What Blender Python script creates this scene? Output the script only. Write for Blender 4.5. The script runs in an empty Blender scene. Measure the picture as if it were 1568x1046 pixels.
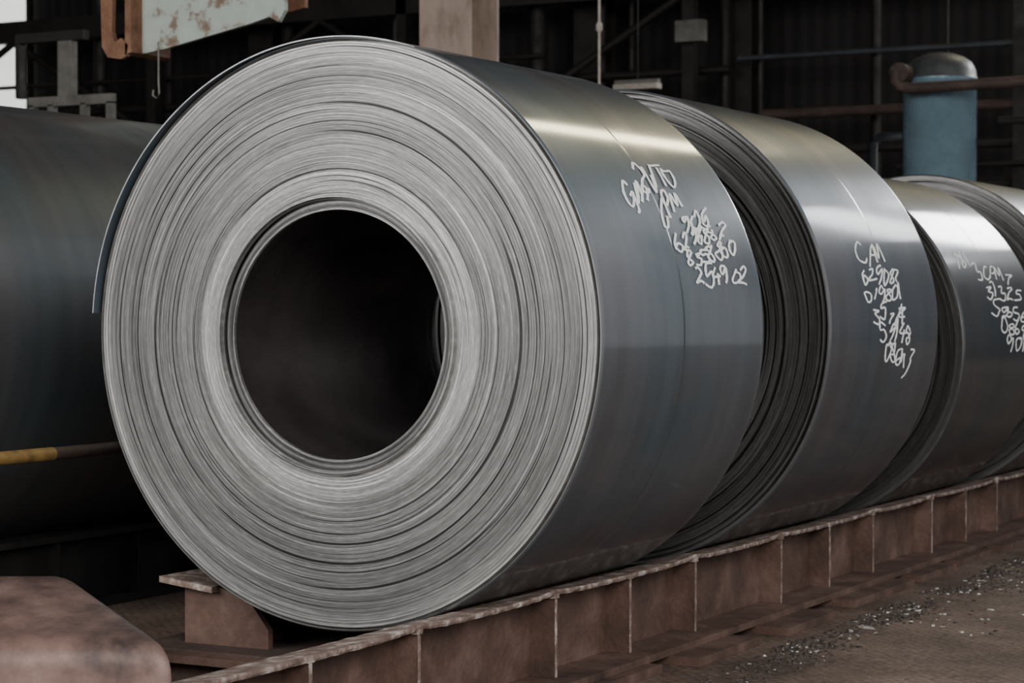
import bpy, bmesh, math, random
from mathutils import Vector, Matrix
random.seed(7)
R=0.9; ZC=1.123
D2=math.radians
col=bpy.context.scene.collection

# ------------------------------------------------------------ materials
def nm(name):
    m=bpy.data.materials.new(name); m.use_nodes=True
    nt=m.node_tree; nt.nodes.clear()
    out=nt.nodes.new('ShaderNodeOutputMaterial'); b=nt.nodes.new('ShaderNodeBsdfPrincipled')
    nt.links.new(b.outputs[0],out.inputs[0])
    return m,nt,b
def N(nt,t,**k):
    n=nt.nodes.new(t)
    for a,v in k.items(): setattr(n,a,v)
    return n
def ramp(nt,stops,interp='LINEAR'):
    r=nt.nodes.new('ShaderNodeValToRGB'); cr=r.color_ramp; cr.interpolation=interp
    while len(cr.elements)<len(stops): cr.elements.new(0.5)
    for e,(p,c) in zip(cr.elements,stops):
        e.position=p
        if not isinstance(c,(tuple,list)): c=(c,c,c)
        e.color=(c[0],c[1],c[2],1)
    return r
def mathn(nt,op,a,b=None,c=None):
    n=N(nt,'ShaderNodeMath',operation=op)
    for i,v in enumerate((a,b,c)):
        if v is None: continue
        if isinstance(v,(int,float)): n.inputs[i].default_value=v
        else: nt.links.new(v,n.inputs[i])
    return n.outputs[0]
def mixmul(nt,a,b,f=1.0,mode='MULTIPLY'):
    n=N(nt,'ShaderNodeMix',data_type='RGBA',blend_type=mode)
    n.inputs[0].default_value=f if isinstance(f,(int,float)) else 0
    if not isinstance(f,(int,float)): nt.links.new(f,n.inputs[0])
    for i,v in ((6,a),(7,b)):
        if isinstance(v,(tuple,list)): n.inputs[i].default_value=(v[0],v[1],v[2],1)
        else: nt.links.new(v,n.inputs[i])
    return n.outputs[2]
def grime(name,stops,scale=4,rough=(0.5,0.8),metal=0.0,bump=0.2,stretch=(1,1,1),detail=8,spec=0.5):
    m,nt,b=nm(name)
    tc=N(nt,'ShaderNodeTexCoord'); mp=N(nt,'ShaderNodeMapping'); mp.inputs['Scale'].default_value=stretch
    nt.links.new(tc.outputs['Object'],mp.inputs[0])
    n=N(nt,'ShaderNodeTexNoise'); n.inputs['Scale'].default_value=scale; n.inputs['Detail'].default_value=detail; n.inputs['Roughness'].default_value=0.65
    nt.links.new(mp.outputs[0],n.inputs['Vector'])
    r=ramp(nt,stops); nt.links.new(n.outputs['Fac'],r.inputs[0]); nt.links.new(r.outputs[0],b.inputs['Base Color'])
    n2=N(nt,'ShaderNodeTexNoise'); n2.inputs['Scale'].default_value=scale*3.1; n2.inputs['Detail'].default_value=6
    nt.links.new(mp.outputs[0],n2.inputs['Vector'])
    r2=ramp(nt,[(0.3,rough[0]),(0.7,rough[1])]); nt.links.new(n2.outputs['Fac'],r2.inputs[0]); nt.links.new(r2.outputs[0],b.inputs['Roughness'])
    b.inputs['Metallic'].default_value=metal
    b.inputs['Specular IOR Level'].default_value=spec
    if bump:
        bp=N(nt,'ShaderNodeBump'); bp.inputs['Strength'].default_value=bump; bp.inputs['Distance'].default_value=0.01
        n3=N(nt,'ShaderNodeTexNoise'); n3.inputs['Scale'].default_value=scale*9; n3.inputs['Detail'].default_value=6
        nt.links.new(mp.outputs[0],n3.inputs['Vector'])
        nt.links.new(n3.outputs['Fac'],bp.inputs['Height']); nt.links.new(bp.outputs[0],b.inputs['Normal'])
    return m

def coil_face_mat(name,Rr,bright=1.0):
    m,nt,b=nm(name)
    tc=N(nt,'ShaderNodeTexCoord'); sp=N(nt,'ShaderNodeSeparateXYZ'); nt.links.new(tc.outputs['Object'],sp.inputs[0])
    x,z=sp.outputs[0],sp.outputs[2]
    rr=mathn(nt,'SQRT',mathn(nt,'ADD',mathn(nt,'MULTIPLY',x,x),mathn(nt,'MULTIPLY',z,z)))
    rn=mathn(nt,'DIVIDE',rr,Rr)
    ca=mathn(nt,'DIVIDE',x,rr); sa=mathn(nt,'DIVIDE',z,rr)
    def streak(fr,fa,detail=3,off=0):
        cb=N(nt,'ShaderNodeCombineXYZ')
        nt.links.new(mathn(nt,'MULTIPLY_ADD',rn,fr,off),cb.inputs[0]); nt.links.new(mathn(nt,'MULTIPLY',ca,fa),cb.inputs[1]); nt.links.new(mathn(nt,'MULTIPLY',sa,fa),cb.inputs[2])
        n=N(nt,'ShaderNodeTexNoise'); n.inputs['Scale'].default_value=1; n.inputs['Detail'].default_value=detail; n.inputs['Roughness'].default_value=0.55
        nt.links.new(cb.outputs[0],n.inputs['Vector']); return n.outputs['Fac']
    s1=streak(60,0.7,3); s2=streak(210,2.2,2); s3=streak(11,1.0,2); s4=streak(320,18,1); s5=streak(150,0.6,0,31); s6=streak(110,2.2,1,77)
    r1=ramp(nt,[(0.28,0.66),(0.42,0.88),(0.58,1.0),(0.70,1.15)]); nt.links.new(s1,r1.inputs[0])
    r2=ramp(nt,[(0.3,0.68),(0.5,0.97),(0.7,1.18)]); nt.links.new(s2,r2.inputs[0])
    r3=ramp(nt,[(0.3,0.80),(0.7,1.15)]); nt.links.new(s3,r3.inputs[0])
    r4=ramp(nt,[(0.25,0.74),(0.6,1.0),(0.78,1.45)]); nt.links.new(s4,r4.inputs[0])
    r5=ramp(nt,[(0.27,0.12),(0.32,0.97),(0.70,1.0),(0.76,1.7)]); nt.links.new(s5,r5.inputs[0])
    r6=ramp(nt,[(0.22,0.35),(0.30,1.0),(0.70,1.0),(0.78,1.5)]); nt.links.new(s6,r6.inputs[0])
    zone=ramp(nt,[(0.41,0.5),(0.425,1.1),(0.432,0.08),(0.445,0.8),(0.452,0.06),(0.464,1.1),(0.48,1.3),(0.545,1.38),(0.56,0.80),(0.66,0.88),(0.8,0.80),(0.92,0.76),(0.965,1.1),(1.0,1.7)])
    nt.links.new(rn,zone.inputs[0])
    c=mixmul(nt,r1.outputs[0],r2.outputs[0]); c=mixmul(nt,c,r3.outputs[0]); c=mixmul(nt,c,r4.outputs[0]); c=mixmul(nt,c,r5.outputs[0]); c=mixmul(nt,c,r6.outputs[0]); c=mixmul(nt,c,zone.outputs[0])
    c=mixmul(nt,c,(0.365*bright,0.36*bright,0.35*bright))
    nt.links.new(c,b.inputs['Base Color'])
    b.inputs['Metallic'].default_value=0.55
    b.inputs['Roughness'].default_value=0.36
    bp=N(nt,'ShaderNodeBump'); bp.inputs['Strength'].default_value=0.4; bp.inputs['Distance'].default_value=0.003
    h=mathn(nt,'ADD',s1,mathn(nt,'MULTIPLY',s2,0.5)); nt.links.new(h,bp.inputs['Height']); nt.links.new(bp.outputs[0],b.inputs['Normal'])
    return m

def coil_side_mat(name,width,seam,tint=(0.125,0.14,0.158),rough=0.38,coat=0.6,coatr=0.10):
    m,nt,b=nm(name)
    tc=N(nt,'ShaderNodeTexCoord'); sp=N(nt,'ShaderNodeSeparateXYZ'); nt.links.new(tc.outputs['Object'],sp.inputs[0])
    y=mathn(nt,'DIVIDE',sp.outputs[1],width)
    mp=N(nt,'ShaderNodeMapping'); mp.inputs['Scale'].default_value=(0.6,5,0.6); nt.links.new(tc.outputs['Object'],mp.inputs[0])
    n=N(nt,'ShaderNodeTexNoise'); n.inputs['Scale'].default_value=2.2; n.inputs['Detail'].default_value=7; nt.links.new(mp.outputs[0],n.inputs['Vector'])
    r=ramp(nt,[(0.3,0.85),(0.5,1.0),(0.7,1.15)]); nt.links.new(n.outputs['Fac'],r.inputs[0])
    n2=N(nt,'ShaderNodeTexNoise'); n2.inputs['Scale'].default_value=1.7; n2.inputs['Detail'].default_value=6; nt.links.new(tc.outputs['Object'],n2.inputs['Vector'])
    r2=ramp(nt,[(0.33,(0.70,0.92,0.99)),(0.5,(0.96,0.99,1.0)),(0.67,(1.10,1.0,0.97))]); nt.links.new(n2.outputs['Fac'],r2.inputs[0])
    s=seam
    band=ramp(nt,[(0.0,1.6),(0.02,1.0),(s-0.006,0.95),(s,0.6),(s+0.004,1.0),(0.97,1.0),(0.985,1.25),(1.0,1.5)]); nt.links.new(y,band.inputs[0])
    c=mixmul(nt,r.outputs[0],r2.outputs[0]); c=mixmul(nt,c,band.outputs[0]); c=mixmul(nt,c,tint)
    nt.links.new(c,b.inputs['Base Color'])
    n3=N(nt,'ShaderNodeTexNoise'); n3.inputs['Scale'].default_value=3.2; n3.inputs['Detail'].default_value=3; nt.links.new(tc.outputs['Object'],n3.inputs['Vector'])
    rr=ramp(nt,[(0.3,rough+0.05),(0.6,rough),(0.66,rough-0.04)]); nt.links.new(n3.outputs['Fac'],rr.inputs[0]); nt.links.new(rr.outputs[0],b.inputs['Roughness'])
    b.inputs['Metallic'].default_value=0.6
    b.inputs['Coat Weight'].default_value=coat; b.inputs['Coat Roughness'].default_value=coatr; b.inputs['Coat IOR'].default_value=1.5
    bp=N(nt,'ShaderNodeBump'); bp.inputs['Strength'].default_value=0.025; bp.inputs['Distance'].default_value=0.004
    n4=N(nt,'ShaderNodeTexNoise'); n4.inputs['Scale'].default_value=4; n4.inputs['Detail'].default_value=2; nt.links.new(mp.outputs[0],n4.inputs['Vector'])
    nt.links.new(n4.outputs['Fac'],bp.inputs['Height']); nt.links.new(bp.outputs[0],b.inputs['Normal'])
    return m

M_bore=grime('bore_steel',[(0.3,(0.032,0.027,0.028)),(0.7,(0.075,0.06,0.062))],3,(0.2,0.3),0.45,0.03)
M_rust=grime('rusty_brown_steel',[(0.25,(0.032,0.018,0.013)),(0.5,(0.095,0.052,0.038)),(0.75,(0.185,0.115,0.09))],5,(0.6,0.9),0.05,0.3)
M_rustd=grime('dark_rusty_steel',[(0.25,(0.03,0.02,0.016)),(0.6,(0.07,0.045,0.037)),(0.8,(0.12,0.085,0.07))],5,(0.6,0.9),0.05,0.3)
M_worn=grime('worn_flange',[(0.3,(0.09,0.055,0.042)),(0.5,(0.20,0.14,0.115)),(0.66,(0.50,0.43,0.39))],16,(0.5,0.8),0.05,0.3)
M_cover=grime('reddish_cover_steel',[(0.34,(0.03,0.025,0.025)),(0.42,(0.10,0.064,0.055)),(0.55,(0.22,0.14,0.118)),(0.8,(0.40,0.30,0.27))],2.6,(0.38,0.6),0.15,0.15)
M_white=grime('white_paint_marker',[(0.3,(0.96,0.96,0.95)),(0.7,(0.99,0.99,0.99))],30,(0.6,0.8),0,0,spec=0.3)
M_black=grime('dark_machinery',[(0.3,(0.006,0.006,0.006)),(0.7,(0.02,0.018,0.017))],2,(0.5,0.8),0.2,0.1)
M_dbeam=grime('dark_beam',[(0.3,(0.010,0.008,0.007)),(0.7,(0.028,0.022,0.02))],2,(0.5,0.8),0.2,0.1)
M_pipe=grime('grey_blue_pipe',[(0.3,(0.03,0.034,0.04)),(0.7,(0.07,0.08,0.09))],3,(0.35,0.6),0.3,0.1)
M_blue=grime('blue_tank_paint',[(0.25,(0.13,0.20,0.24)),(0.6,(0.20,0.31,0.38)),(0.8,(0.28,0.39,0.45))],3,(0.2,0.32),0.1,0.05)
M_tankcap=grime('tank_cap_rust',[(0.3,(0.04,0.045,0.047)),(0.7,(0.10,0.10,0.10))],5,(0.4,0.6),0.1,0.1)
M_colm=grime('column_paint',[(0.3,(0.12,0.08,0.055)),(0.48,(0.34,0.26,0.21)),(0.75,(0.46,0.37,0.30))],3,(0.5,0.8),0,0.1,(1,1,0.4))
M_pale=grime('chipped_pale_green_paint',[(0.32,(0.10,0.055,0.03)),(0.43,(0.19,0.14,0.10)),(0.48,(0.34,0.38,0.34)),(0.75,(0.42,0.47,0.43))],4.5,(0.4,0.7),0,0.1)
M_rusto=grime('orange_rust',[(0.3,(0.10,0.04,0.02)),(0.6,(0.22,0.11,0.06)),(0.8,(0.32,0.25,0.2))],7,(0.6,0.9),0,0.2)
M_yel=grime('yellow_paint',[(0.3,(0.10,0.06,0.02)),(0.5,(0.26,0.155,0.045)),(0.7,(0.34,0.22,0.07))],9,(0.4,0.7),0,0.1)
M_rope=grime('pale_rope',[(0.3,(0.3,0.27,0.23)),(0.7,(0.5,0.46,0.4))],20,(0.7,0.9),0,0)
M_grey=grime('grey_painted_frame',[(0.3,(0.08,0.075,0.065)),(0.7,(0.2,0.19,0.17))],5,(0.5,0.8),0,0.1)
M_chipw=grime('pale_scale_chips',[(0.3,(0.22,0.20,0.18)),(0.7,(0.6,0.58,0.55))],30,(0.3,0.6),0.2,0)
M_chipd=grime('dark_scale_chips',[(0.3,(0.02,0.015,0.012)),(0.7,(0.09,0.068,0.056))],30,(0.5,0.8),0.1,0)

def floor_mat():
    m,nt,b=nm('dirty_floor')
    tc=N(nt,'ShaderNodeTexCoord')
    n=N(nt,'ShaderNodeTexNoise'); n.inputs['Scale'].default_value=1.3; n.inputs['Detail'].default_value=10; n.inputs['Roughness'].default_value=0.7
    nt.links.new(tc.outputs['Object'],n.inputs['Vector'])
    r=ramp(nt,[(0.35,(0.07,0.047,0.035)),(0.5,(0.165,0.113,0.085)),(0.65,(0.26,0.185,0.145))]); nt.links.new(n.outputs['Fac'],r.inputs[0])
    n2=N(nt,'ShaderNodeTexNoise'); n2.inputs['Scale'].default_value=45; n2.inputs['Detail'].default_value=8; n2.inputs['Roughness'].default_value=0.65; nt.links.new(tc.outputs['Object'],n2.inputs['Vector'])
    r2=ramp(nt,[(0.36,0.5),(0.48,0.88),(0.58,1.05),(0.70,1.4)]); nt.links.new(n2.outputs['Fac'],r2.inputs[0])
    c=mixmul(nt,r.outputs[0],r2.outputs[0])
    # raised tread pattern of chequered floor plate
    mp=N(nt,'ShaderNodeMapping'); mp.inputs['Rotation'].default_value=(0,0,D2(45)); mp.inputs['Scale'].default_value=(26,26,26); nt.links.new(tc.outputs['Object'],mp.inputs[0])
    ck=N(nt,'ShaderNodeTexVoronoi'); ck.inputs['Scale'].default_value=1.0; ck.inputs['Randomness'].default_value=0.05; nt.links.new(mp.outputs[0],ck.inputs['Vector'])
    rk=ramp(nt,[(0.15,1.12),(0.35,1.0),(0.6,0.86)]); nt.links.new(ck.outputs['Distance'],rk.inputs[0])
    c=mixmul(nt,c,rk.outputs[0]); nt.links.new(c,b.inputs['Base Color'])
    b.inputs['Roughness'].default_value=0.8; b.inputs['Specular IOR Level'].default_value=0.3
    bp=N(nt,'ShaderNodeBump'); bp.inputs['Strength'].default_value=0.5; bp.inputs['Distance'].default_value=0.008
    h=mathn(nt,'SUBTRACT',n2.outputs['Fac'],mathn(nt,'MULTIPLY',ck.outputs['Distance'],0.5))
    nt.links.new(h,bp.inputs['Height']); nt.links.new(bp.outputs[0],b.inputs['Normal'])
    return m
M_floor=floor_mat()
def wall_mat():
    m,nt,b=nm('dark_corrugated_cladding')
    tc=N(nt,'ShaderNodeTexCoord'); w=N(nt,'ShaderNodeTexWave'); w.inputs['Scale'].default_value=1.6; w.inputs['Distortion'].default_value=0; 
    nt.links.new(tc.outputs['Object'],w.inputs['Vector'])
    r=ramp(nt,[(0.0,(0.005,0.004,0.004)),(0.6,(0.011,0.009,0.009)),(1,(0.015,0.012,0.011))]); nt.links.new(w.outputs['Fac'],r.inputs[0]); nt.links.new(r.outputs[0],b.inputs['Base Color'])
    b.inputs['Roughness'].default_value=0.8
    return m
M_wall=wall_mat()
def emis(name,c,s):
    m,nt,b=nm(name); b.inputs['Base Color'].default_value=(*c,1); b.inputs['Emission Color'].default_value=(*c,1); b.inputs['Emission Strength'].default_value=s
    return m
M_day=emis('daylight_glass',(0.87,0.9,0.84),1.4)

# ------------------------------------------------------------ mesh helpers
class MB:
    def __init__(s): s.v=[]; s.f=[]; s.m=[]; s.mats=[]; s.sm=[]
    def mi(s,mat):
        if mat not in s.mats: s.mats.append(mat)
        return s.mats.index(mat)
    def add(s,vs,fs,mat,smooth=False):
        o=len(s.v); s.v+= [tuple(v) for v in vs]; i=s.mi(mat)
        for f in fs: s.f.append(tuple(a+o for a in f)); s.m.append(i); s.sm.append(smooth)
    def box(s,a,b,mat,rot=None,piv=None):
        (x0,y0,z0),(x1,y1,z1)=a,b
        vs=[(x0,y0,z0),(x1,y0,z0),(x1,y1,z0),(x0,y1,z0),(x0,y0,z1),(x1,y0,z1),(x1,y1,z1),(x0,y1,z1)]
        if rot is not None:
            c=Vector(piv) if piv else Vector(((x0+x1)/2,(y0+y1)/2,(z0+z1)/2))
            vs=[c+rot@(Vector(v)-c) for v in vs]
        s.add(vs,[(3,2,1,0),(4,5,6,7),(0,1,5,4),(1,2,6,5),(2,3,7,6),(3,0,4,7)],mat)
    def tube(s,pts,r,mat,seg=12,cap=True):
        pts=[Vector(p) for p in pts]; vs=[];n=len(pts)
        for i,p in enumerate(pts):
            t=(pts[min(i+1,n-1)]-pts[max(i-1,0)]).normalized()
            up=Vector((0,0,1)) if abs(t.z)<0.9 else Vector((1,0,0))
            a=t.cross(up).normalized(); b=t.cross(a).normalized()
            rr=r[i] if isinstance(r,(list,tuple)) else r
            for k in range(seg):
                an=2*math.pi*k/seg; vs.append(p+a*math.cos(an)*rr+b*math.sin(an)*rr)
        fs=[]
        for i in range(n-1):
            for k in range(seg):
                k2=(k+1)%seg; fs.append((i*seg+k,i*seg+k2,(i+1)*seg+k2,(i+1)*seg+k))
        s.add(vs,fs,mat,True)
        if cap:
            s.add(vs[:seg],[tuple(range(seg))],mat); s.add(vs[-seg:],[tuple(reversed(range(seg)))],mat)
    def prism_y(s,poly,y0,y1,mat,smooth=False,ny=1,fn=None):
        n=len(poly); vs=[]
        for j in range(ny+1):
            y=y0+(y1-y0)*j/ny
            for (x,z) in poly:
                p=(x,y,z)
                if fn: p=fn(p)
                vs.append(p)
        fs=[]
        for j in range(ny):
            for i in range(n):
                i2=(i+1)%n; fs.append((j*n+i,j*n+i2,(j+1)*n+i2,(j+1)*n+i))
        s.add(vs,fs,mat,smooth)
        s.add(vs[:n],[tuple(reversed(range(n)))],mat); s.add(vs[-n:],[tuple(range(n))],mat)
    def obj(s,name,loc=(0,0,0),parent=None,bevel=0,recalc=True):
        me=bpy.data.meshes.new(name); 
        L=Vector(loc)
        me.from_pydata([tuple(Vector(v)-L) for v in s.v],[],s.f)
        for m in s.mats: me.materials.append(m)
        for p,i,sm in zip(me.polygons,s.m,s.sm): p.material_index=i; p.use_smooth=sm
        if recalc:
            bm=bmesh.new(); bm.from_mesh(me); bmesh.ops.recalc_face_normals(bm,faces=bm.faces); bm.to_mesh(me); bm.free()
        o=bpy.data.objects.new(name,me); col.objects.link(o); o.location=loc
        if parent: 
            o.parent=parent; o.location=L-parent.location
        if bevel:
            b=o.modifiers.new('bevel','BEVEL'); b.width=bevel; b.segments=2; b.limit_method='ANGLE'
        return o

# ------------------------------------------------------------ coils
def steel_coil(x,y0,width,Rr,zc,rings,amp,seg,face_bright=1.0,seam=0.47,tint=(0.125,0.14,0.158),rough=0.38,coat=0.6,rin=0.378,seed=1,gap=()):
    rnd=random.Random(seed)
    fm=coil_face_mat('coil_edge_steel',Rr,face_bright); smt=coil_side_mat('coil_side_steel',width,seam,tint,rough,coat)
    prof=[]
    def P(r,y,m): prof.append((r,y,m))
    sw=seam*width
    for yy,dr in ((0.004,.004),(0.010,0),(0.013,0),(0.018,0),(0.1,0),(0.3,0),(sw-.014,0),(sw-.008,0),(sw-.002,.0012),(sw+.004,.0012),(sw+.012,.0012),(width*.7,.0012),(width*.9,.0012),(width-.025,.0012),(width-.014,.0012),(width-.003,.005)):
        P(Rr-dr,yy,1)
    nb=26
    for k in range(nb):
        ra=Rr-0.006-(Rr-rin-0.006)*k/nb; rb=Rr-0.006-(Rr-rin-0.006)*(k+1)/nb
        o=width+rnd.uniform(-amp,amp)
        P(ra-1e-4,o,0); P(rb+1e-4,o,0)
    # bore: a few inner wraps end at different depths
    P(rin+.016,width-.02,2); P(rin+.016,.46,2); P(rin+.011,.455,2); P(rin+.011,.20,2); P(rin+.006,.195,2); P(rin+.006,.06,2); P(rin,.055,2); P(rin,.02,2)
    r=rin+0.001; low=0
    while r<Rr-0.008:
        rn=r/Rr
        w=(Rr-rin)/rings*rnd.choice([0.5,0.8,1,1,1.6])
        if rn<0.47: o=rnd.choice([-0.014,-0.004,0.002,0.010,-0.022]); w=0.0075
        elif rn<0.55: o=rnd.uniform(-amp,amp)*0.25
        else:
            low=low*0.85+rnd.uniform(-1,1)*0.45
            o=amp*(0.55*low+rnd.uniform(-0.5,0.5))
        for g in gap:
            if abs(rn-g)<0.005: o=0.04; w=0.006
        r2=min(r+w,Rr-0.0075)
        P(r+0.0001,o,0); P(r2-0.0001,o,0); r=r2+1e-5
    P(Rr-0.006,0.0,0)
    n=len(prof); vs=[];fs=[];ms=[]
    for k in range(seg):
        a=2*math.pi*k/seg; ca,sa=math.cos(a),math.sin(a)
        for (rr,yy,_) in prof: vs.append((rr*ca,yy,rr*sa))
    for k in range(seg):
        k2=(k+1)%seg
        for i in range(n):
            i2=(i+1)%n
            fs.append((k*n+i,k*n+i2,k2*n+i2,k2*n+i)); ms.append(prof[i][2] if prof[i][2]==prof[i2][2] else (0 if 0 in (prof[i][2],prof[i2][2]) else 2))
    me=bpy.data.meshes.new('steel_coil'); me.from_pydata(vs,[],fs)
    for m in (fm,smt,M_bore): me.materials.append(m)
    me.polygons.foreach_set('material_index',ms)
    me.polygons.foreach_set('use_smooth',[m==1 for m in ms])
    bm=bmesh.new(); bm.from_mesh(me); bmesh.ops.recalc_face_normals(bm,faces=bm.faces); bm.to_mesh(me); bm.free()
    o=bpy.data.objects.new('steel_coil',me); col.objects.link(o); o.location=(x,y0,zc)
    return o

W=1.371*R
T1=(0.122,0.134,0.151)
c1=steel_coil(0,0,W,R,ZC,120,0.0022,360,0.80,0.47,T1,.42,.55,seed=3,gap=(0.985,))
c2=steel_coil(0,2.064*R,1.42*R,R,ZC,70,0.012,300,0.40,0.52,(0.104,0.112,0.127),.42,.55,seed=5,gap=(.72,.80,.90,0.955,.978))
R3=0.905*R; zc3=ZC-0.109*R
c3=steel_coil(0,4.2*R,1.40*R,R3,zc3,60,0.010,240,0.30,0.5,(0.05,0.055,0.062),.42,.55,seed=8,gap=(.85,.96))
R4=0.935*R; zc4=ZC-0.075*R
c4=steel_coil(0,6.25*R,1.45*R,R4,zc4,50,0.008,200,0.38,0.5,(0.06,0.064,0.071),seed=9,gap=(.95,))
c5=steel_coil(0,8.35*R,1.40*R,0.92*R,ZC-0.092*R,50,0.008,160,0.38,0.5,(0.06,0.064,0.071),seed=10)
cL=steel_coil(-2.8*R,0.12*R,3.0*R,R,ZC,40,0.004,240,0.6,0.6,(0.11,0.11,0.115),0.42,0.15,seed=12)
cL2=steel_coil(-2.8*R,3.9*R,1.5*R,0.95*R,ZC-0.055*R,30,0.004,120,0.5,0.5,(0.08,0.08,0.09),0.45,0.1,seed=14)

# loose outer wrap on coil 1
mb=MB(); seg=140
a0,a1=D2(72),D2(176)
vs=[];fs=[];fe=[]
for k in range(seg+1):
    t=k/seg; a=a0+(a1-a0)*t
    off=-0.005+0.024*min(1,t*1.2)**1.1
    fr=0.007-0.019*min(1,t*1.5)
    for rr,yy in ((R+off,fr),(R+off+0.004,fr),(R+off+0.004,W-0.01),(R+off,W-0.01)):
        vs.append((rr*math.cos(a),yy,ZC+rr*math.sin(a)))
for k in range(seg):
    for i in range(4):
        i2=(i+1)%4; (fe if i==0 else fs).append((k*4+i,k*4+i2,(k+1)*4+i2,(k+1)*4+i))
fs+= [(0,1,2,3),tuple(seg*4+i for i in (3,2,1,0))]
smat=coil_side_mat('loose_wrap_steel',W,0.47,T1,.42,.55)
M_edge=grime('cut_sheet_edge',[(0.3,(0.25,0.26,0.28)),(0.7,(0.5,0.5,0.5))],20,(0.3,0.5),0.5,0)
mb.add(vs,fs,smat,True); mb.add(vs,fe,M_edge,True)
o=mb.obj('outer_wrap',(0,0,ZC),c1)
try:
    o.data.set_sharp_from_angle(angle=D2(35))
except Exception: pass

# ---- handwriting
G={
'0':[[(.3,1),(.05,.75),(.05,.3),(.3,0),(.55,.3),(.55,.75),(.3,1),(.2,.95)]],
'1':[[(.15,.75),(.32,1),(.3,.5),(.28,0)]],
'2':[[(.05,.8),(.3,1),(.52,.75),(.3,.4),(.02,.02),(.3,.06),(.6,.0)]],
'3':[[(.05,.95),(.5,.95),(.25,.58),(.55,.4),(.4,.05),(.02,.08)]],
'4':[[(.35,1),(.02,.4),(.6,.42)],[(.42,.75),(.38,-.05)]],
'5':[[(.55,1),(.12,.97),(.1,.58),(.45,.55),(.52,.2),(.25,0),(.0,.1)]],
'6':[[(.45,1),(.12,.65),(.05,.2),(.3,0),(.52,.22),(.35,.48),(.08,.3)]],
'7':[[(.02,.95),(.58,.98),(.3,.45),(.2,-.05)]],
'8':[[(.5,.85),(.28,1),(.08,.78),(.3,.52),(.52,.22),(.28,0),(.06,.22),(.3,.52),(.5,.85)]],
'9':[[(.5,.8),(.25,1),(.05,.72),(.25,.5),(.5,.8),(.45,.3),(.3,-.1)]],
'G':[[(.6,1.0),(.3,1.2),(.02,.8),(.05,.2),(.3,-.05),(.6,.2),(.55,.5),(.3,.48)],[(.6,.5),(.6,-.3),(.4,-.6)]],
'm':[[(.02,.6),(.05,0),(.08,.45),(.2,.6),(.28,.3),(.3,0),(.33,.45),(.45,.6),(.55,.3),(.58,0)]],
'W':[[(.0,1),(.15,0),(.3,.7),(.42,0),(.65,1)]],
'C':[[(.5,.85),(.25,1),(.03,.6),(.1,.1),(.35,0),(.55,.15)]],
'P':[[(.08,-.05),(.1,1),(.45,.95),(.5,.6),(.12,.48)]],
'M':[[(.0,0),(.08,.9),(.28,.3),(.5,.95),(.58,0)]],
'T':[[(.0,1),(.6,.98)],[(.3,1),(.28,0)]],
'h':[[(.1,1.1),(.08,0),(.12,.5),(.35,.6),(.45,.3),(.5,-.5)]],
'j':[[(.05,.9),(.5,1),(.35,.5),(.5,.1),(.3,-.5),(.05,-.9)]],
}
def cr(pts,n=6):
    out=[];P=[pts[0]]+pts+[pts[-1]]
    for i in range(1,len(P)-2):
        p0,p1,p2,p3=P[i-1],P[i],P[i+1],P[i+2]
        for k in range(n):
            t=k/n
            out.append(tuple(0.5*((2*p1[j])+(-p0[j]+p2[j])*t+(2*p0[j]-5*p1[j]+4*p2[j]-p3[j])*t*t+(-p0[j]+3*p1[j]-3*p2[j]+p3[j])*t**3) for j in (0,1)))
    out.append(pts[-1]); return out
def handwriting(coil,Rr,zc,lines,lw=0.0135,seed=2):
    rnd=random.Random(seed); mb=MB()
    for (txt,ys,phi,length,slope,gh) in lines:
        adv=length/len(txt); a=0
        for ch in txt:
            sx=adv*rnd.uniform(1.4,1.95); sy=gh*rnd.uniform(1.0,1.7); dy=rnd.uniform(-.3,.2)*gh; sh=rnd.uniform(-0.1,0.45)
            strokes=G.get(ch,G['0'])
            for si,st in enumerate(strokes):
                st=[(p[0]+rnd.uniform(-.09,.09)+sh*p[1],p[1]+rnd.uniform(-.13,.13)) for p in st]
                c=cr(st)
                pts=[(a+p[0]*sx,dy+p[1]*sy+slope*(a+p[0]*sx)) for p in c]
                vs=[]
                for i,p in enumerate(pts):
                    q0=pts[max(i-1,0)];q1=pts[min(i+1,len(pts)-1)]
                    dx,dyy=q1[0]-q0[0],q1[1]-q0[1]; L=math.hypot(dx,dyy) or 1
                    nx,ny=-dyy/L,dx/L; w=lw*0.5*rnd.uniform(0.75,1.1)
                    for s in (-1,1):
                        aa=p[0]+nx*w*s*1.45; bb=p[1]+ny*w*s*.62
                        ph=D2(phi)-bb/Rr; rr=Rr+0.0007
                        vs.append((coil.location.x+rr*math.sin(ph),ys+aa,zc+rr*math.cos(ph)))
                fs=[(2*i,2*i+2,2*i+3,2*i+1) for i in range(len(pts)-1)]
                mb.add(vs,fs,M_white)
            a+=adv
    mb.obj('handwriting',tuple(coil.location),coil,recalc=False)
handwriting(c1,R,ZC,[('Gm2WTO',.40*R,64.0,.46,.20,.056),('CPM',.62*R,67.6,.20,.22,.050),('9126',.76*R,69.4,.24,.15,.040),('6296882',.66*R,73.2,.42,.12,.036),('8358800',.72*R,76.8,.42,.10,.036),('254902',.78*R,80.4,.40,.06,.042)],seed=4)
handwriting(c2,R,ZC,[('CPM',2.50*R,74,.32,.05,.048),('629087',2.50*R,78.5,.44,.0,.044),('019801',2.50*R,83,.44,-.02,.044),('35174',2.58*R,88,.38,-.05,.046),('59148',2.66*R,93,.38,-.05,.05),('086hj',2.74*R,98,.34,-.08,.05)],seed=6)
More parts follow.
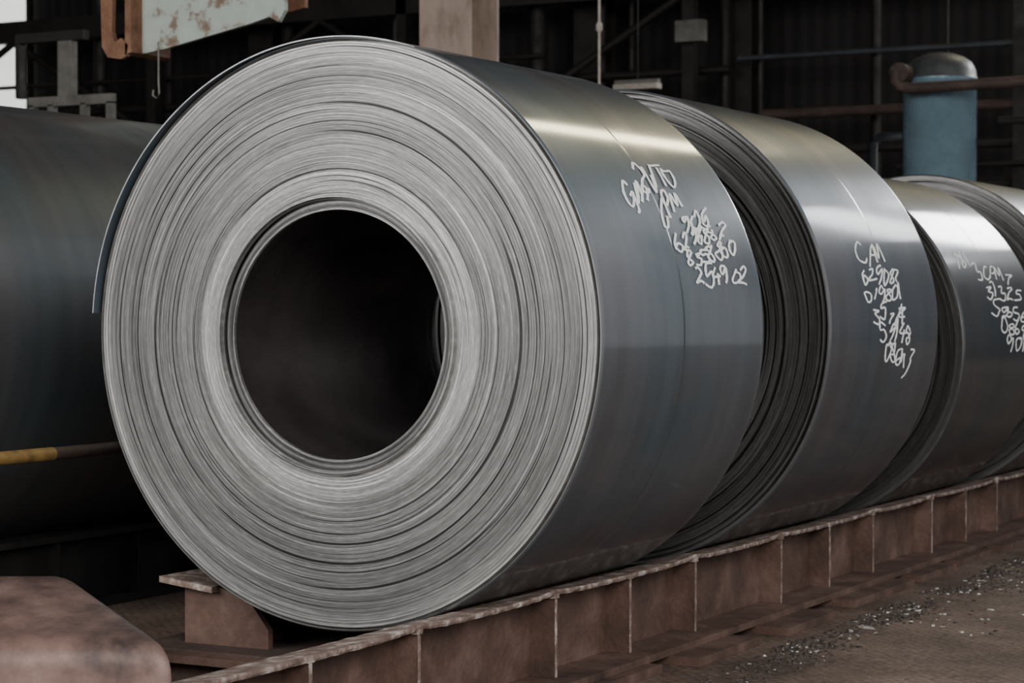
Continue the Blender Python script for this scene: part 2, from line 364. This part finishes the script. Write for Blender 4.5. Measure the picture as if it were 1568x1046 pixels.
handwriting(c3,R3,zc3,[('T81',4.36*R,64,.26,.0,.058),('3CPM7',4.62*R,68,.55,-.02,.052),('31325',4.68*R,74,.56,-.05,.05),('59356',4.72*R,80,.58,-.05,.05),('08696',4.86*R,86,.50,-.05,.052),('9018',4.95*R,92,.45,-.05,.052)],seed=9)

# ------------------------------------------------------------ cradle
cradle=bpy.data.objects.new('coil_cradle',None); col.objects.link(cradle); cradle.location=(0,3,0)
def rail(sign,y_start,y_end,first):
    mb=MB(); rnd=random.Random(11)
    X=lambda t: sign*t*R
    zi=ZC-0.907*R; zo=ZC-0.878*R; th=0.016
    stiff=[]; joints=[]
    k=-3
    while True:
        s0=0.52+2.12*k
        if s0*R>y_end: break
        for d in (0,.6,1.2): stiff.append((s0+d)*R)
        joints+=[s0*R-0.01,(s0+1.2)*R+0.01]
        k+=1
    js=[y_start]+[j for j in joints if y_start<j<y_end]+[y_end]
    for a,b in zip(js[:-1],js[1:]):
        mid=(a+b)/2; hl=(b-a)/2
        def fn2(p,mid=mid,hl=hl):
            x,y,z=p; q=(y-mid)/hl
            edge=1 if abs(x)>0.47*R else 0
            return (x+0.0012*math.sin(y*91+z*300),y,z-0.012*(1-q**4)*edge-0.002+0.0008*math.sin(y*67))
        poly=[(X(.43),zi-th),(X(.572),zo-th),(X(.575),zo-th*0.5),(X(.572),zo),(X(.43),zi)]
        if sign<0: poly=poly[::-1]
        mb.prism_y(poly,a+0.008,b-0.008,M_worn,ny=24,fn=fn2)
    zb=0.054
    poly=[(X(.455),zb),(X(.475),zb),(X(.475),zi-th+0.005),(X(.455),zi-th)]
    mb.prism_y(poly,y_start+0.02,y_end,M_rust)
    for s in stiff:
        if s<y_start-0.01 or s>y_end: continue
        poly=[(X(.475),zb),(X(.568),zb),(X(.568),zo-th-0.008),(X(.475),zi-th)]
        mb.prism_y(poly,s-0.006,s+0.006,M_rust)
        mb.box((min(X(.5675),X(.5705)),s-0.0075,zb),(max(X(.5675),X(.5705)),s+0.0075,zo-th-0.006),M_worn)
        mb.box((min(X(.54),X(.574)),s-0.016,zo-th-0.016),(max(X(.54),X(.574)),s+0.016,zo-th),M_worn)
    mb.box((min(X(.38),X(.66)),y_start,0.03),(max(X(.38),X(.66)),y_end,zb),M_rust)
    k=0; yy=y_start+0.1
    while yy<y_end-0.8:
        w=rnd.uniform(0.5,0.9); e=rnd.uniform(.70,.80)
        mb.box((min(X(.3),X(e)),yy,0.0),(max(X(.3),X(e)),yy+w,0.03),M_rust); yy+=w+rnd.uniform(.1,.3); k+=1
    return mb
rail(1,-2.6,8.9,0).obj('rail_right',(0.5*R,3,0),cradle,bevel=0.002)
ml=rail(-1,0.14,8.9,0)
zi=ZC-0.905*R
ml.prism_y([(-.71*R,0.13),(-.35*R,0.13),(-.35*R,0.19),(-.43*R,zi-0.03),(-.56*R,zi+0.005),(-.71*R,zi+0.02)],0.10,0.125,M_rust)
ml.prism_y([(-.79*R,zi+0.035),(-.56*R,zi+0.012),(-.56*R,zi-0.008),(-.79*R,zi+0.015)],0.06,1.2,M_worn)
ml.box((-.85*R,-0.02,0.0),(-.25*R,0.5,0.13),M_rustd)
ml.box((-.90*R,-0.10,0.10),(-.18*R,-0.02,0.125),M_rust)
ml.box((-.90*R,-0.04,0.0),(-.18*R,-0.03,0.10),M_rustd)
ml.obj('rail_left',(-0.5*R,3,0),cradle,bevel=0.002)
mb=MB()
for i,yy in enumerate((-.35,0.9,2.1,3.3,4.6,5.9)):
    mb.box((-.28*R,yy,0.0),(.29*R,yy+.22,0.035),M_rust)
    mb.box((-.28*R,yy+.10,0.035),(.29*R,yy+.12,0.075),M_rust)
mb.obj('cross_ties',(0,2,0),cradle,bevel=0.002)

# neighbouring row support beam
mb=MB()
for sx in (-1,1):
    xc=-2.8*R+sx*.5*R
    mb.prism_y([(xc-.07,ZC-.885*R-.02),(xc+.07,ZC-.885*R-.02),(xc+.07,ZC-.885*R-.045),(xc+.012,ZC-.885*R-.045),(xc+.012,.03),(xc+.09,.03),(xc+.09,0),(xc-.09,0),(xc-.09,.03),(xc-.012,.03),(xc-.012,ZC-.885*R-.045),(xc-.07,ZC-.885*R-.045)],-1.5,6.5,M_black)
    for k in range(16): mb.box((xc-.06,-1.4+k*.5,.03),(xc+.06,-1.385+k*.5,ZC-.885*R-.045),M_black)
mb.obj('coil_support_beams',(-2.8*R,2.5,0))

# yellow guard rail pipe
mb=MB(); xp=-1.6*R; zp=0.69
mb.tube([(xp,-2.2,zp),(xp,.40,zp)],0.024,M_yel,16)
mb.tube([(xp,.40,zp),(xp,3.4,zp)],0.0225,M_rustd,16)
for yy in (-2.0,3.2):
    mb.tube([(xp,yy,0),(xp,yy,zp)],0.022,M_yel,14); mb.box((xp-.06,yy-.06,0),(xp+.06,yy+.06,.012),M_yel)
mb.obj('guard_rail',(xp,0.5,0))

# reddish rounded cover in the foreground
def rounded(poly,r,n=6):
    out=[];L=len(poly)
    for i in range(L):
        p=Vector(poly[i]);a=Vector(poly[i-1]);b=Vector(poly[(i+1)%L])
        da=(a-p).normalized();db=(b-p).normalized(); rr=r[i]
        if rr==0: out.append(tuple(p)); continue
        s=p+da*rr; e=p+db*rr
        for k in range(n+1):
            t=k/n; q=s*(1-t)**2+p*2*t*(1-t)+e*t*t; out.append(tuple(q))
    return out
mb=MB()
poly=rounded([(0.0,0.0),(-.01,.305),(.60,.425),(.66,0.0)],[0,.075,.06,0],8)
n=len(poly); vs=[];fs=[]
U=Vector((.8793,.4764,0)); F=Vector((-.4764,.8793,0)); O=Vector((.03,-.835,0))
steps=[(0.0,.86),(-.004,.90),(-.012,.935),(-.026,.965),(-.045,.988),(-.07,1.0),(-.7,1.0),(-1.35,1.0)]
cx,cz=.3,.0
for u,s in steps:
    for d,z in poly:
        dd=cx+(d-cx)*(s*.5+.5); zz=z*s
        skew=-.654*max(0,dd) if u>-1.3 else -.2*dd
        vs.append(O+U*(u+skew)+F*dd+Vector((0,0,zz)))
for j in range(len(steps)-1):
    for i in range(n):
        i2=(i+1)%n; fs.append((j*n+i,j*n+i2,(j+1)*n+i2,(j+1)*n+i))
fs+= [tuple(range(n)),tuple(reversed(range((len(steps)-1)*n,len(steps)*n)))]
mb.add(vs,fs,M_cover,True)
o=mb.obj('machine_cover',(-.6,-.9,0))
try: o.data.set_sharp_from_angle(angle=D2(50))
except Exception: pass

# ------------------------------------------------------------ debris
mb=MB(); rnd=random.Random(21)
def chip(x,y,s,mat,z0=0.0):
    if z0==0.0 and 0<x<.81*R: x=.81*R+abs(x-.81*R)
    a=rnd.uniform(0,6.28); h=s*rnd.uniform(.15,.5); n=rnd.choice([4,5,6]); vs=[]
    ex=rnd.uniform(.6,1.5); ey=rnd.uniform(.4,.9); ra=rnd.uniform(0,3.14)
    for k in range(n):
        an=a+6.28*k/n; q=s*rnd.uniform(.5,1.1); px=q*math.cos(an)*ex; py=q*math.sin(an)*ey
        vs.append((x+px*math.cos(ra)-py*math.sin(ra),y+px*math.sin(ra)+py*math.cos(ra),z0-0.001))
    for k in range(n):
        v=vs[k]; vs.append((x+(v[0]-x)*.7,y+(v[1]-y)*.7,z0+h*rnd.uniform(.6,1.2)))
    fs=[tuple(range(n,2*n))]+[(k,(k+1)%n,n+(k+1)%n,n+k) for k in range(n)]
    mb.add(vs,fs,mat)
for c in range(90):
    cy=rnd.uniform(-.6,8); ct=.84+abs(rnd.gauss(0,.10)); sp=rnd.uniform(.05,.22)
    for i in range(rnd.randint(20,60)):
        chip((ct*R)+abs(rnd.gauss(0,sp*.6)),cy+rnd.gauss(0,sp),rnd.uniform(.004,.016),M_chipd if rnd.random()<.93 else M_chipw)
for c in range(40):
    cy=rnd.gauss(4.4,1.2); ct=1.0+abs(rnd.gauss(0,.5))
    for i in range(rnd.randint(4,12)):
        chip(ct*R+rnd.gauss(0,.12),cy+rnd.gauss(0,.12),rnd.uniform(.005,.019),M_chipw if rnd.random()<.5 else M_chipd)
for i in range(400):
    chip(rnd.uniform(.9,2.6)*R,rnd.uniform(-.5,8),rnd.uniform(.002,.007),M_chipd if rnd.random()<.88 else M_chipw)
for i in range(260):
    chip(rnd.uniform(-1.35,-.95)*R,rnd.uniform(.1,5),rnd.uniform(.005,.02),M_chipd if rnd.random()<.7 else M_chipw)
chip(1.0*R,2.25,.04,M_chipw)
mb.obj('scrap_debris',(0.9,3,0))

mb=MB(); mb.box((.95*R,4.7*R,0.0005),(5.5*R,4.7*R+.10,0.003),grime('worn_yellow_line',[(0.4,(0.10,0.07,0.05)),(0.55,(0.24,0.17,0.07)),(0.7,(0.32,0.24,0.09))],8,(0.6,.8),0,0)); 
mb.obj('floor_marking',(3,4.3,0))
# ------------------------------------------------------------ hall
mb=MB(); mb.box((-26,-14,-.2),(14,20.3,0),M_floor); mb.obj('floor',(0,0,0))
mb=MB(); mb.box((-26,20,0),(8.2,20.3,12),M_wall); mb.obj('wall_back',(-6,20,0))
mb=MB(); mb.box((-26.3,-14,0),(-26,20.3,12),M_wall); mb.obj('wall_left',(-26,3,0))
mb=MB(); mb.box((-26.3,-14,12.4),(9,20.3,12.7),M_wall); mb.obj('ceiling',(-6,3,12.4))
mb=MB(); mb.box((-22,19.9,4.1),(-18.5,19.98,5.9),M_day)
for x in (-22.05,-18.45): mb.box((x-.04,19.86,4.05),(x+.04,19.95,5.95),M_dbeam)
mb.obj('window_1',(-20,19.9,4))

mb=MB(); x,y=-5.3,10
mb.box((x-.24,y-.24,0),(x+.24,y-.21,12.4),M_colm); mb.box((x-.24,y+.21,0),(x+.24,y+.24,12.4),M_colm); mb.box((x-.012,y-.21,0),(x+.012,y+.21,12.4),M_colm)
mb.box((x-.30,y-.30,0),(x+.30,y+.30,.04),M_colm)
mb.obj('steel_column',(x,y,0),bevel=.004)
for x in (-13.6,-8.6,-6.6):
    mb=MB(); y=19.2
    mb.box((x-.2,y-.2,0),(x+.2,y-.17,12.4),M_dbeam); mb.box((x-.2,y+.17,0),(x+.2,y+.2,12.4),M_dbeam); mb.box((x-.012,y-.17,0),(x+.012,y+.17,12.4),M_dbeam)
    mb.obj('steel_column',(x,y,0))

# blue tank
mb=MB(); x,y,r=-2.49,14,.333
def lathe(pr,mat):
    seg=48; vs=[];fs=[]
    for k in range(seg):
        a=2*math.pi*k/seg
        for q,z in pr: vs.append((x+q*math.cos(a),y+q*math.sin(a),z))
    n=len(pr)
    for k in range(seg):
        for i in range(n-1): fs.append((k*n+i,((k+1)%seg)*n+i,((k+1)%seg)*n+i+1,k*n+i+1))
    mb.add(vs,fs,mat,True)
lathe([(0.02,0.62),(.2,.64),(.3,.72),(r,.85),(r,3.22),(r+.008,3.225),(r+.008,3.27)],M_blue)
lathe([(r+.008,3.27),(r,3.285),(.325,3.35),(.29,3.42),(.22,3.47),(.12,3.505),(.0,3.515)],M_tankcap)
for a in (0.6,2.2,3.8,5.4):
    mb.tube([(x+.27*math.cos(a),y+.27*math.sin(a),0),(x+.27*math.cos(a),y+.27*math.sin(a),.8)],.03,M_blue,10)
tank=mb.obj('pressure_tank',(x,y,0))
mb=MB()
mb.tube([(-2.75,13.5,3.32),(-2.75,13.5,3.22),(-2.70,13.5,3.17),(-2.6,13.5,3.15),(1.2,13.5,3.20)],.05,M_rustd,12)
mb.tube([(-2.72,13.5,3.30),(-2.72,13.72,3.30)],.09,M_rustd,14)
mb.tube([(1.2,13.5,0),(1.2,13.5,3.25)],.05,M_dbeam,12)
mb.tube([(-2.05,14.4,2.9),(1.4,14.4,2.9)],.04,M_dbeam,10)
mb.tube([(-3.1,13.9,0),(-3.1,13.9,2.7),(-3.05,13.9,2.75),(-2.8,13.9,2.75)],.045,M_pipe,10)
mb.tube([(1.4,14.4,0),(1.4,14.4,2.9)],.04,M_dbeam,10)
mb.obj('pipework',(-2,13.5,0),tank)

# background pipe rack
mb=MB(); rnd=random.Random(5)
def hp(x0,x1,z,r,m,y=18.6): mb.tube([(x0,y,z),(x1,y,z)],r,m,10)
hp(-6.4,4,4.12,.035,M_pipe); hp(-6.0,5,3.42,.06,M_rustd,18.4); hp(-5.2,5,3.0,.05,M_dbeam); hp(-7,5,2.55,.08,M_dbeam)
hp(-4.3,5,2.75,.03,M_dbeam,18.2); hp(-18,-11,3.9,.05,M_dbeam); hp(-20,-9,4.3,.03,M_dbeam); hp(-12,-6.5,4.0,.05,M_dbeam)
for x,r,m in ((-11.3,.05,M_pipe),(-13.0,.09,M_dbeam),(-8.3,.05,M_dbeam),(-7.9,.03,M_dbeam),(-6.65,.06,M_dbeam),(-6.2,.03,M_dbeam),(-9.2,.12,M_dbeam),(-4.75,.06,M_dbeam),(-15,.06,M_dbeam),(-16.2,.1,M_dbeam),(-3.9,.02,M_dbeam)):
    mb.tube([(x,18.8,0),(x,18.8,7)],r,m,10)
for k in range(5):
    mb.box((-19+k*4,18.3,0),(-18.85+k*4,18.45,7),M_dbeam)
mb.box((-20,18.3,4.9),(-2,18.45,5.2),M_dbeam); mb.box((-20,18.3,1.6),(6,18.45,1.8),M_dbeam)
for k in range(10):
    a=(-20+k*2.6,18.35,3.4); b=(-20+(k+1)*2.6,18.35,4.9)
    if k%2: a,b=(a[0],a[1],b[2]),(b[0],b[1],a[2])
    if a[0]<-7: mb.tube([a,b],.05,M_dbeam,6)
mb.box((-7.0,18.1,4.3),(-6.65,18.25,4.55),M_grey)
mb.obj('pipe_rack',(-7,18.5,0))

mb=MB()
mb.box((-1.6,11.5,0),(1.6,12.6,1.1),M_black); mb.box((-1.3,11.3,.2),(-.4,11.5,.8),M_black)
for i in range(4): mb.tube([(-.2+.35*i,10.9,.0),(-.2+.35*i,10.9,.35),(-.2+.35*i,11.1,.5),(-.2+.35*i,11.6,.52)],.07,M_black,12)
mb.tube([(-1.6,12,1.1),(-1.6,12,1.7),(-1.4,12,1.8),(1.2,12,1.8),(1.2,12,1.1)],.1,M_black,12)
mb.obj('pump_unit',(0,12,0),bevel=.01)

mb=MB(); y=8
mb.box((-8.15,y,2.78),(-7.3,y+.06,2.86),M_grey); mb.box((-8.15,y,2.5),(-7.3,y+.06,2.55),M_grey)
for x in (-8.15,-7.95,-7.62,-7.36): mb.box((x,y,0),(x+.06,y+.06,2.8),M_grey)
mb.box((-7.86,y+.02,2.86),(-7.72,y+.1,3.3),M_grey); mb.box((-8.3,y+.02,3.3),(-7.6,y+.1,3.38),M_dbeam)
mb.box((-8.3,y+.02,2.86),(-8.25,y+.1,3.3),M_dbeam)
mb.box((-8.2,y-.05,0),(-7.25,y+.12,.05),M_grey)
mb.obj('equipment_frame',(-7.7,y,0),bevel=.004)

# crane lifting beam
mb=MB(); y=4.0
def plate(poly,y0,y1,mat):
    n=len(poly); vs=[(x,y0,z) for x,z in poly]+[(x,y1,z) for x,z in poly]
    mb.add(vs,[tuple(range(n)),tuple(reversed(range(n,2*n)))]+[(i,(i+1)%n,n+(i+1)%n,n+i) for i in range(n)],mat)
plate([(-3.86,2.58),(-3.7,2.60),(-3.4,2.655),(-3.15,2.70),(-3.02,2.73),(-2.96,2.70),(-2.92,2.76),(-2.92,3.6),(-3.86,3.6)],y,y+.03,M_pale)
plate([(-4.06,2.62),(-4.02,2.56),(-3.93,2.545),(-3.89,2.56),(-3.88,2.62),(-3.93,2.66),(-3.97,2.64),(-3.99,2.70),(-3.97,3.6),(-4.09,3.6)],y-.10,y-.07,M_rusto)
plate([(-3.90,2.565),(-3.86,2.58),(-3.86,3.6),(-3.90,3.6)],y-.1,y+.25,M_rusto)
plate([(-3.86,2.64),(-2.94,2.80),(-2.94,3.6),(-3.86,3.6)],y+.22,y+.25,M_rusto)
plate([(-4.08,3.6),(-2.9,3.6),(-2.9,3.66),(-4.08,3.66)],y-.1,y+.25,M_rusto)
for x in (-3.8,-3.1): mb.tube([(x,y+.08,3.66),(-3.45,y+.08,5.2)],.02,M_dbeam,8)
mb.tube([(-3.45,y+.08,5.2),(-3.45,y+.08,12.4)],.025,M_dbeam,8)
hx=-3.75
mb.tube([(hx,y,2.64),(hx,y,2.42),(hx+.005,y,2.36),(hx-.01,y,2.33),(hx-.04,y,2.35),(hx-.035,y,2.38)],.005,M_grey,8)
mb.obj('crane_lifting_beam',(-3.5,y,3.6))

mb=MB(); x,y=-3.53,9
mb.tube([(x,y,2.83),(x,y,12.4)],.010,M_rope,8); mb.tube([(x,y,3.22),(x,y,3.24),(x,y,3.28),(x,y,3.30)],[.012,.025,.025,.012],M_rope,10)
mb.tube([(x,y,2.80),(x,y,2.83)],.016,M_rope,8)
mb.obj('hanging_rope',(x,y,12))
mb=MB(); mb.box((-5.35,13,3.22),(-4.9,13.12,3.27),M_rope); mb.box((-5.35,13.03,3.27),(-4.9,13.09,3.31),M_grey)
mb.tube([(-5.12,13.06,3.3),(-5.12,13.06,12.4)],.006,M_dbeam,6)
mb.obj('batten_lamp',(-5.1,13,12))

# ------------------------------------------------------------ lights
def area(name,loc,target,sx,sy,power,colr=(1,1,1),roll=0):
    l=bpy.data.lights.new(name,'AREA'); l.shape='RECTANGLE'; l.size=sx; l.size_y=sy; l.energy=power; l.color=colr
    o=bpy.data.objects.new(name,l); col.objects.link(o); o.location=loc
    q=(Vector(target)-Vector(loc)).to_track_quat('-Z','Y')
    o.rotation_euler=(q.to_matrix()@Matrix.Rotation(roll,3,'Z')).to_euler(); return o
area('clerestory_light',(-.3,19.4,10.7),(0,2,1.5),0.8,3.2,250,(1,.88,.56))
area('clerestory_light_b',(3.85,19.4,6.6),(0,3,1),1.1,2.0,85,(.97,.98,1))
area('clerestory_light_c',(0.7,19.4,6.0),(0,5,1),2.4,1.4,330,(.97,.98,1))
area('face_fill_light',(-4,-12,5.5),(0,0,1),8,5,1050,(1,.99,.97))  # unseen soft lamp added behind the camera to light the coil end face
area('side_fill_light',(9,-9,6),(0,2,0.6),6,5,1450,(1,.98,.95))  # added fill lamp from the right, brightens handwriting, rails and floor
w=bpy.data.worlds.new('World'); bpy.context.scene.world=w; w.use_nodes=True
bg=w.node_tree.nodes['Background']; bg.inputs[0].default_value=(.94,.97,1,1); bg.inputs[1].default_value=0.66

# ------------------------------------------------------------ camera
cam=bpy.data.cameras.new('camera'); co=bpy.data.objects.new('camera',cam); col.objects.link(co)
cam.sensor_width=36; cam.lens=3394/1600*36
co.location=(3.601,-5.52,1.224); co.rotation_euler=(D2(90-1.055),0,D2(28.45))
cam.dof.use_dof=True; cam.dof.focus_distance=6.5; cam.dof.aperture_fstop=6.3; cam.clip_end=200
bpy.context.scene.camera=co
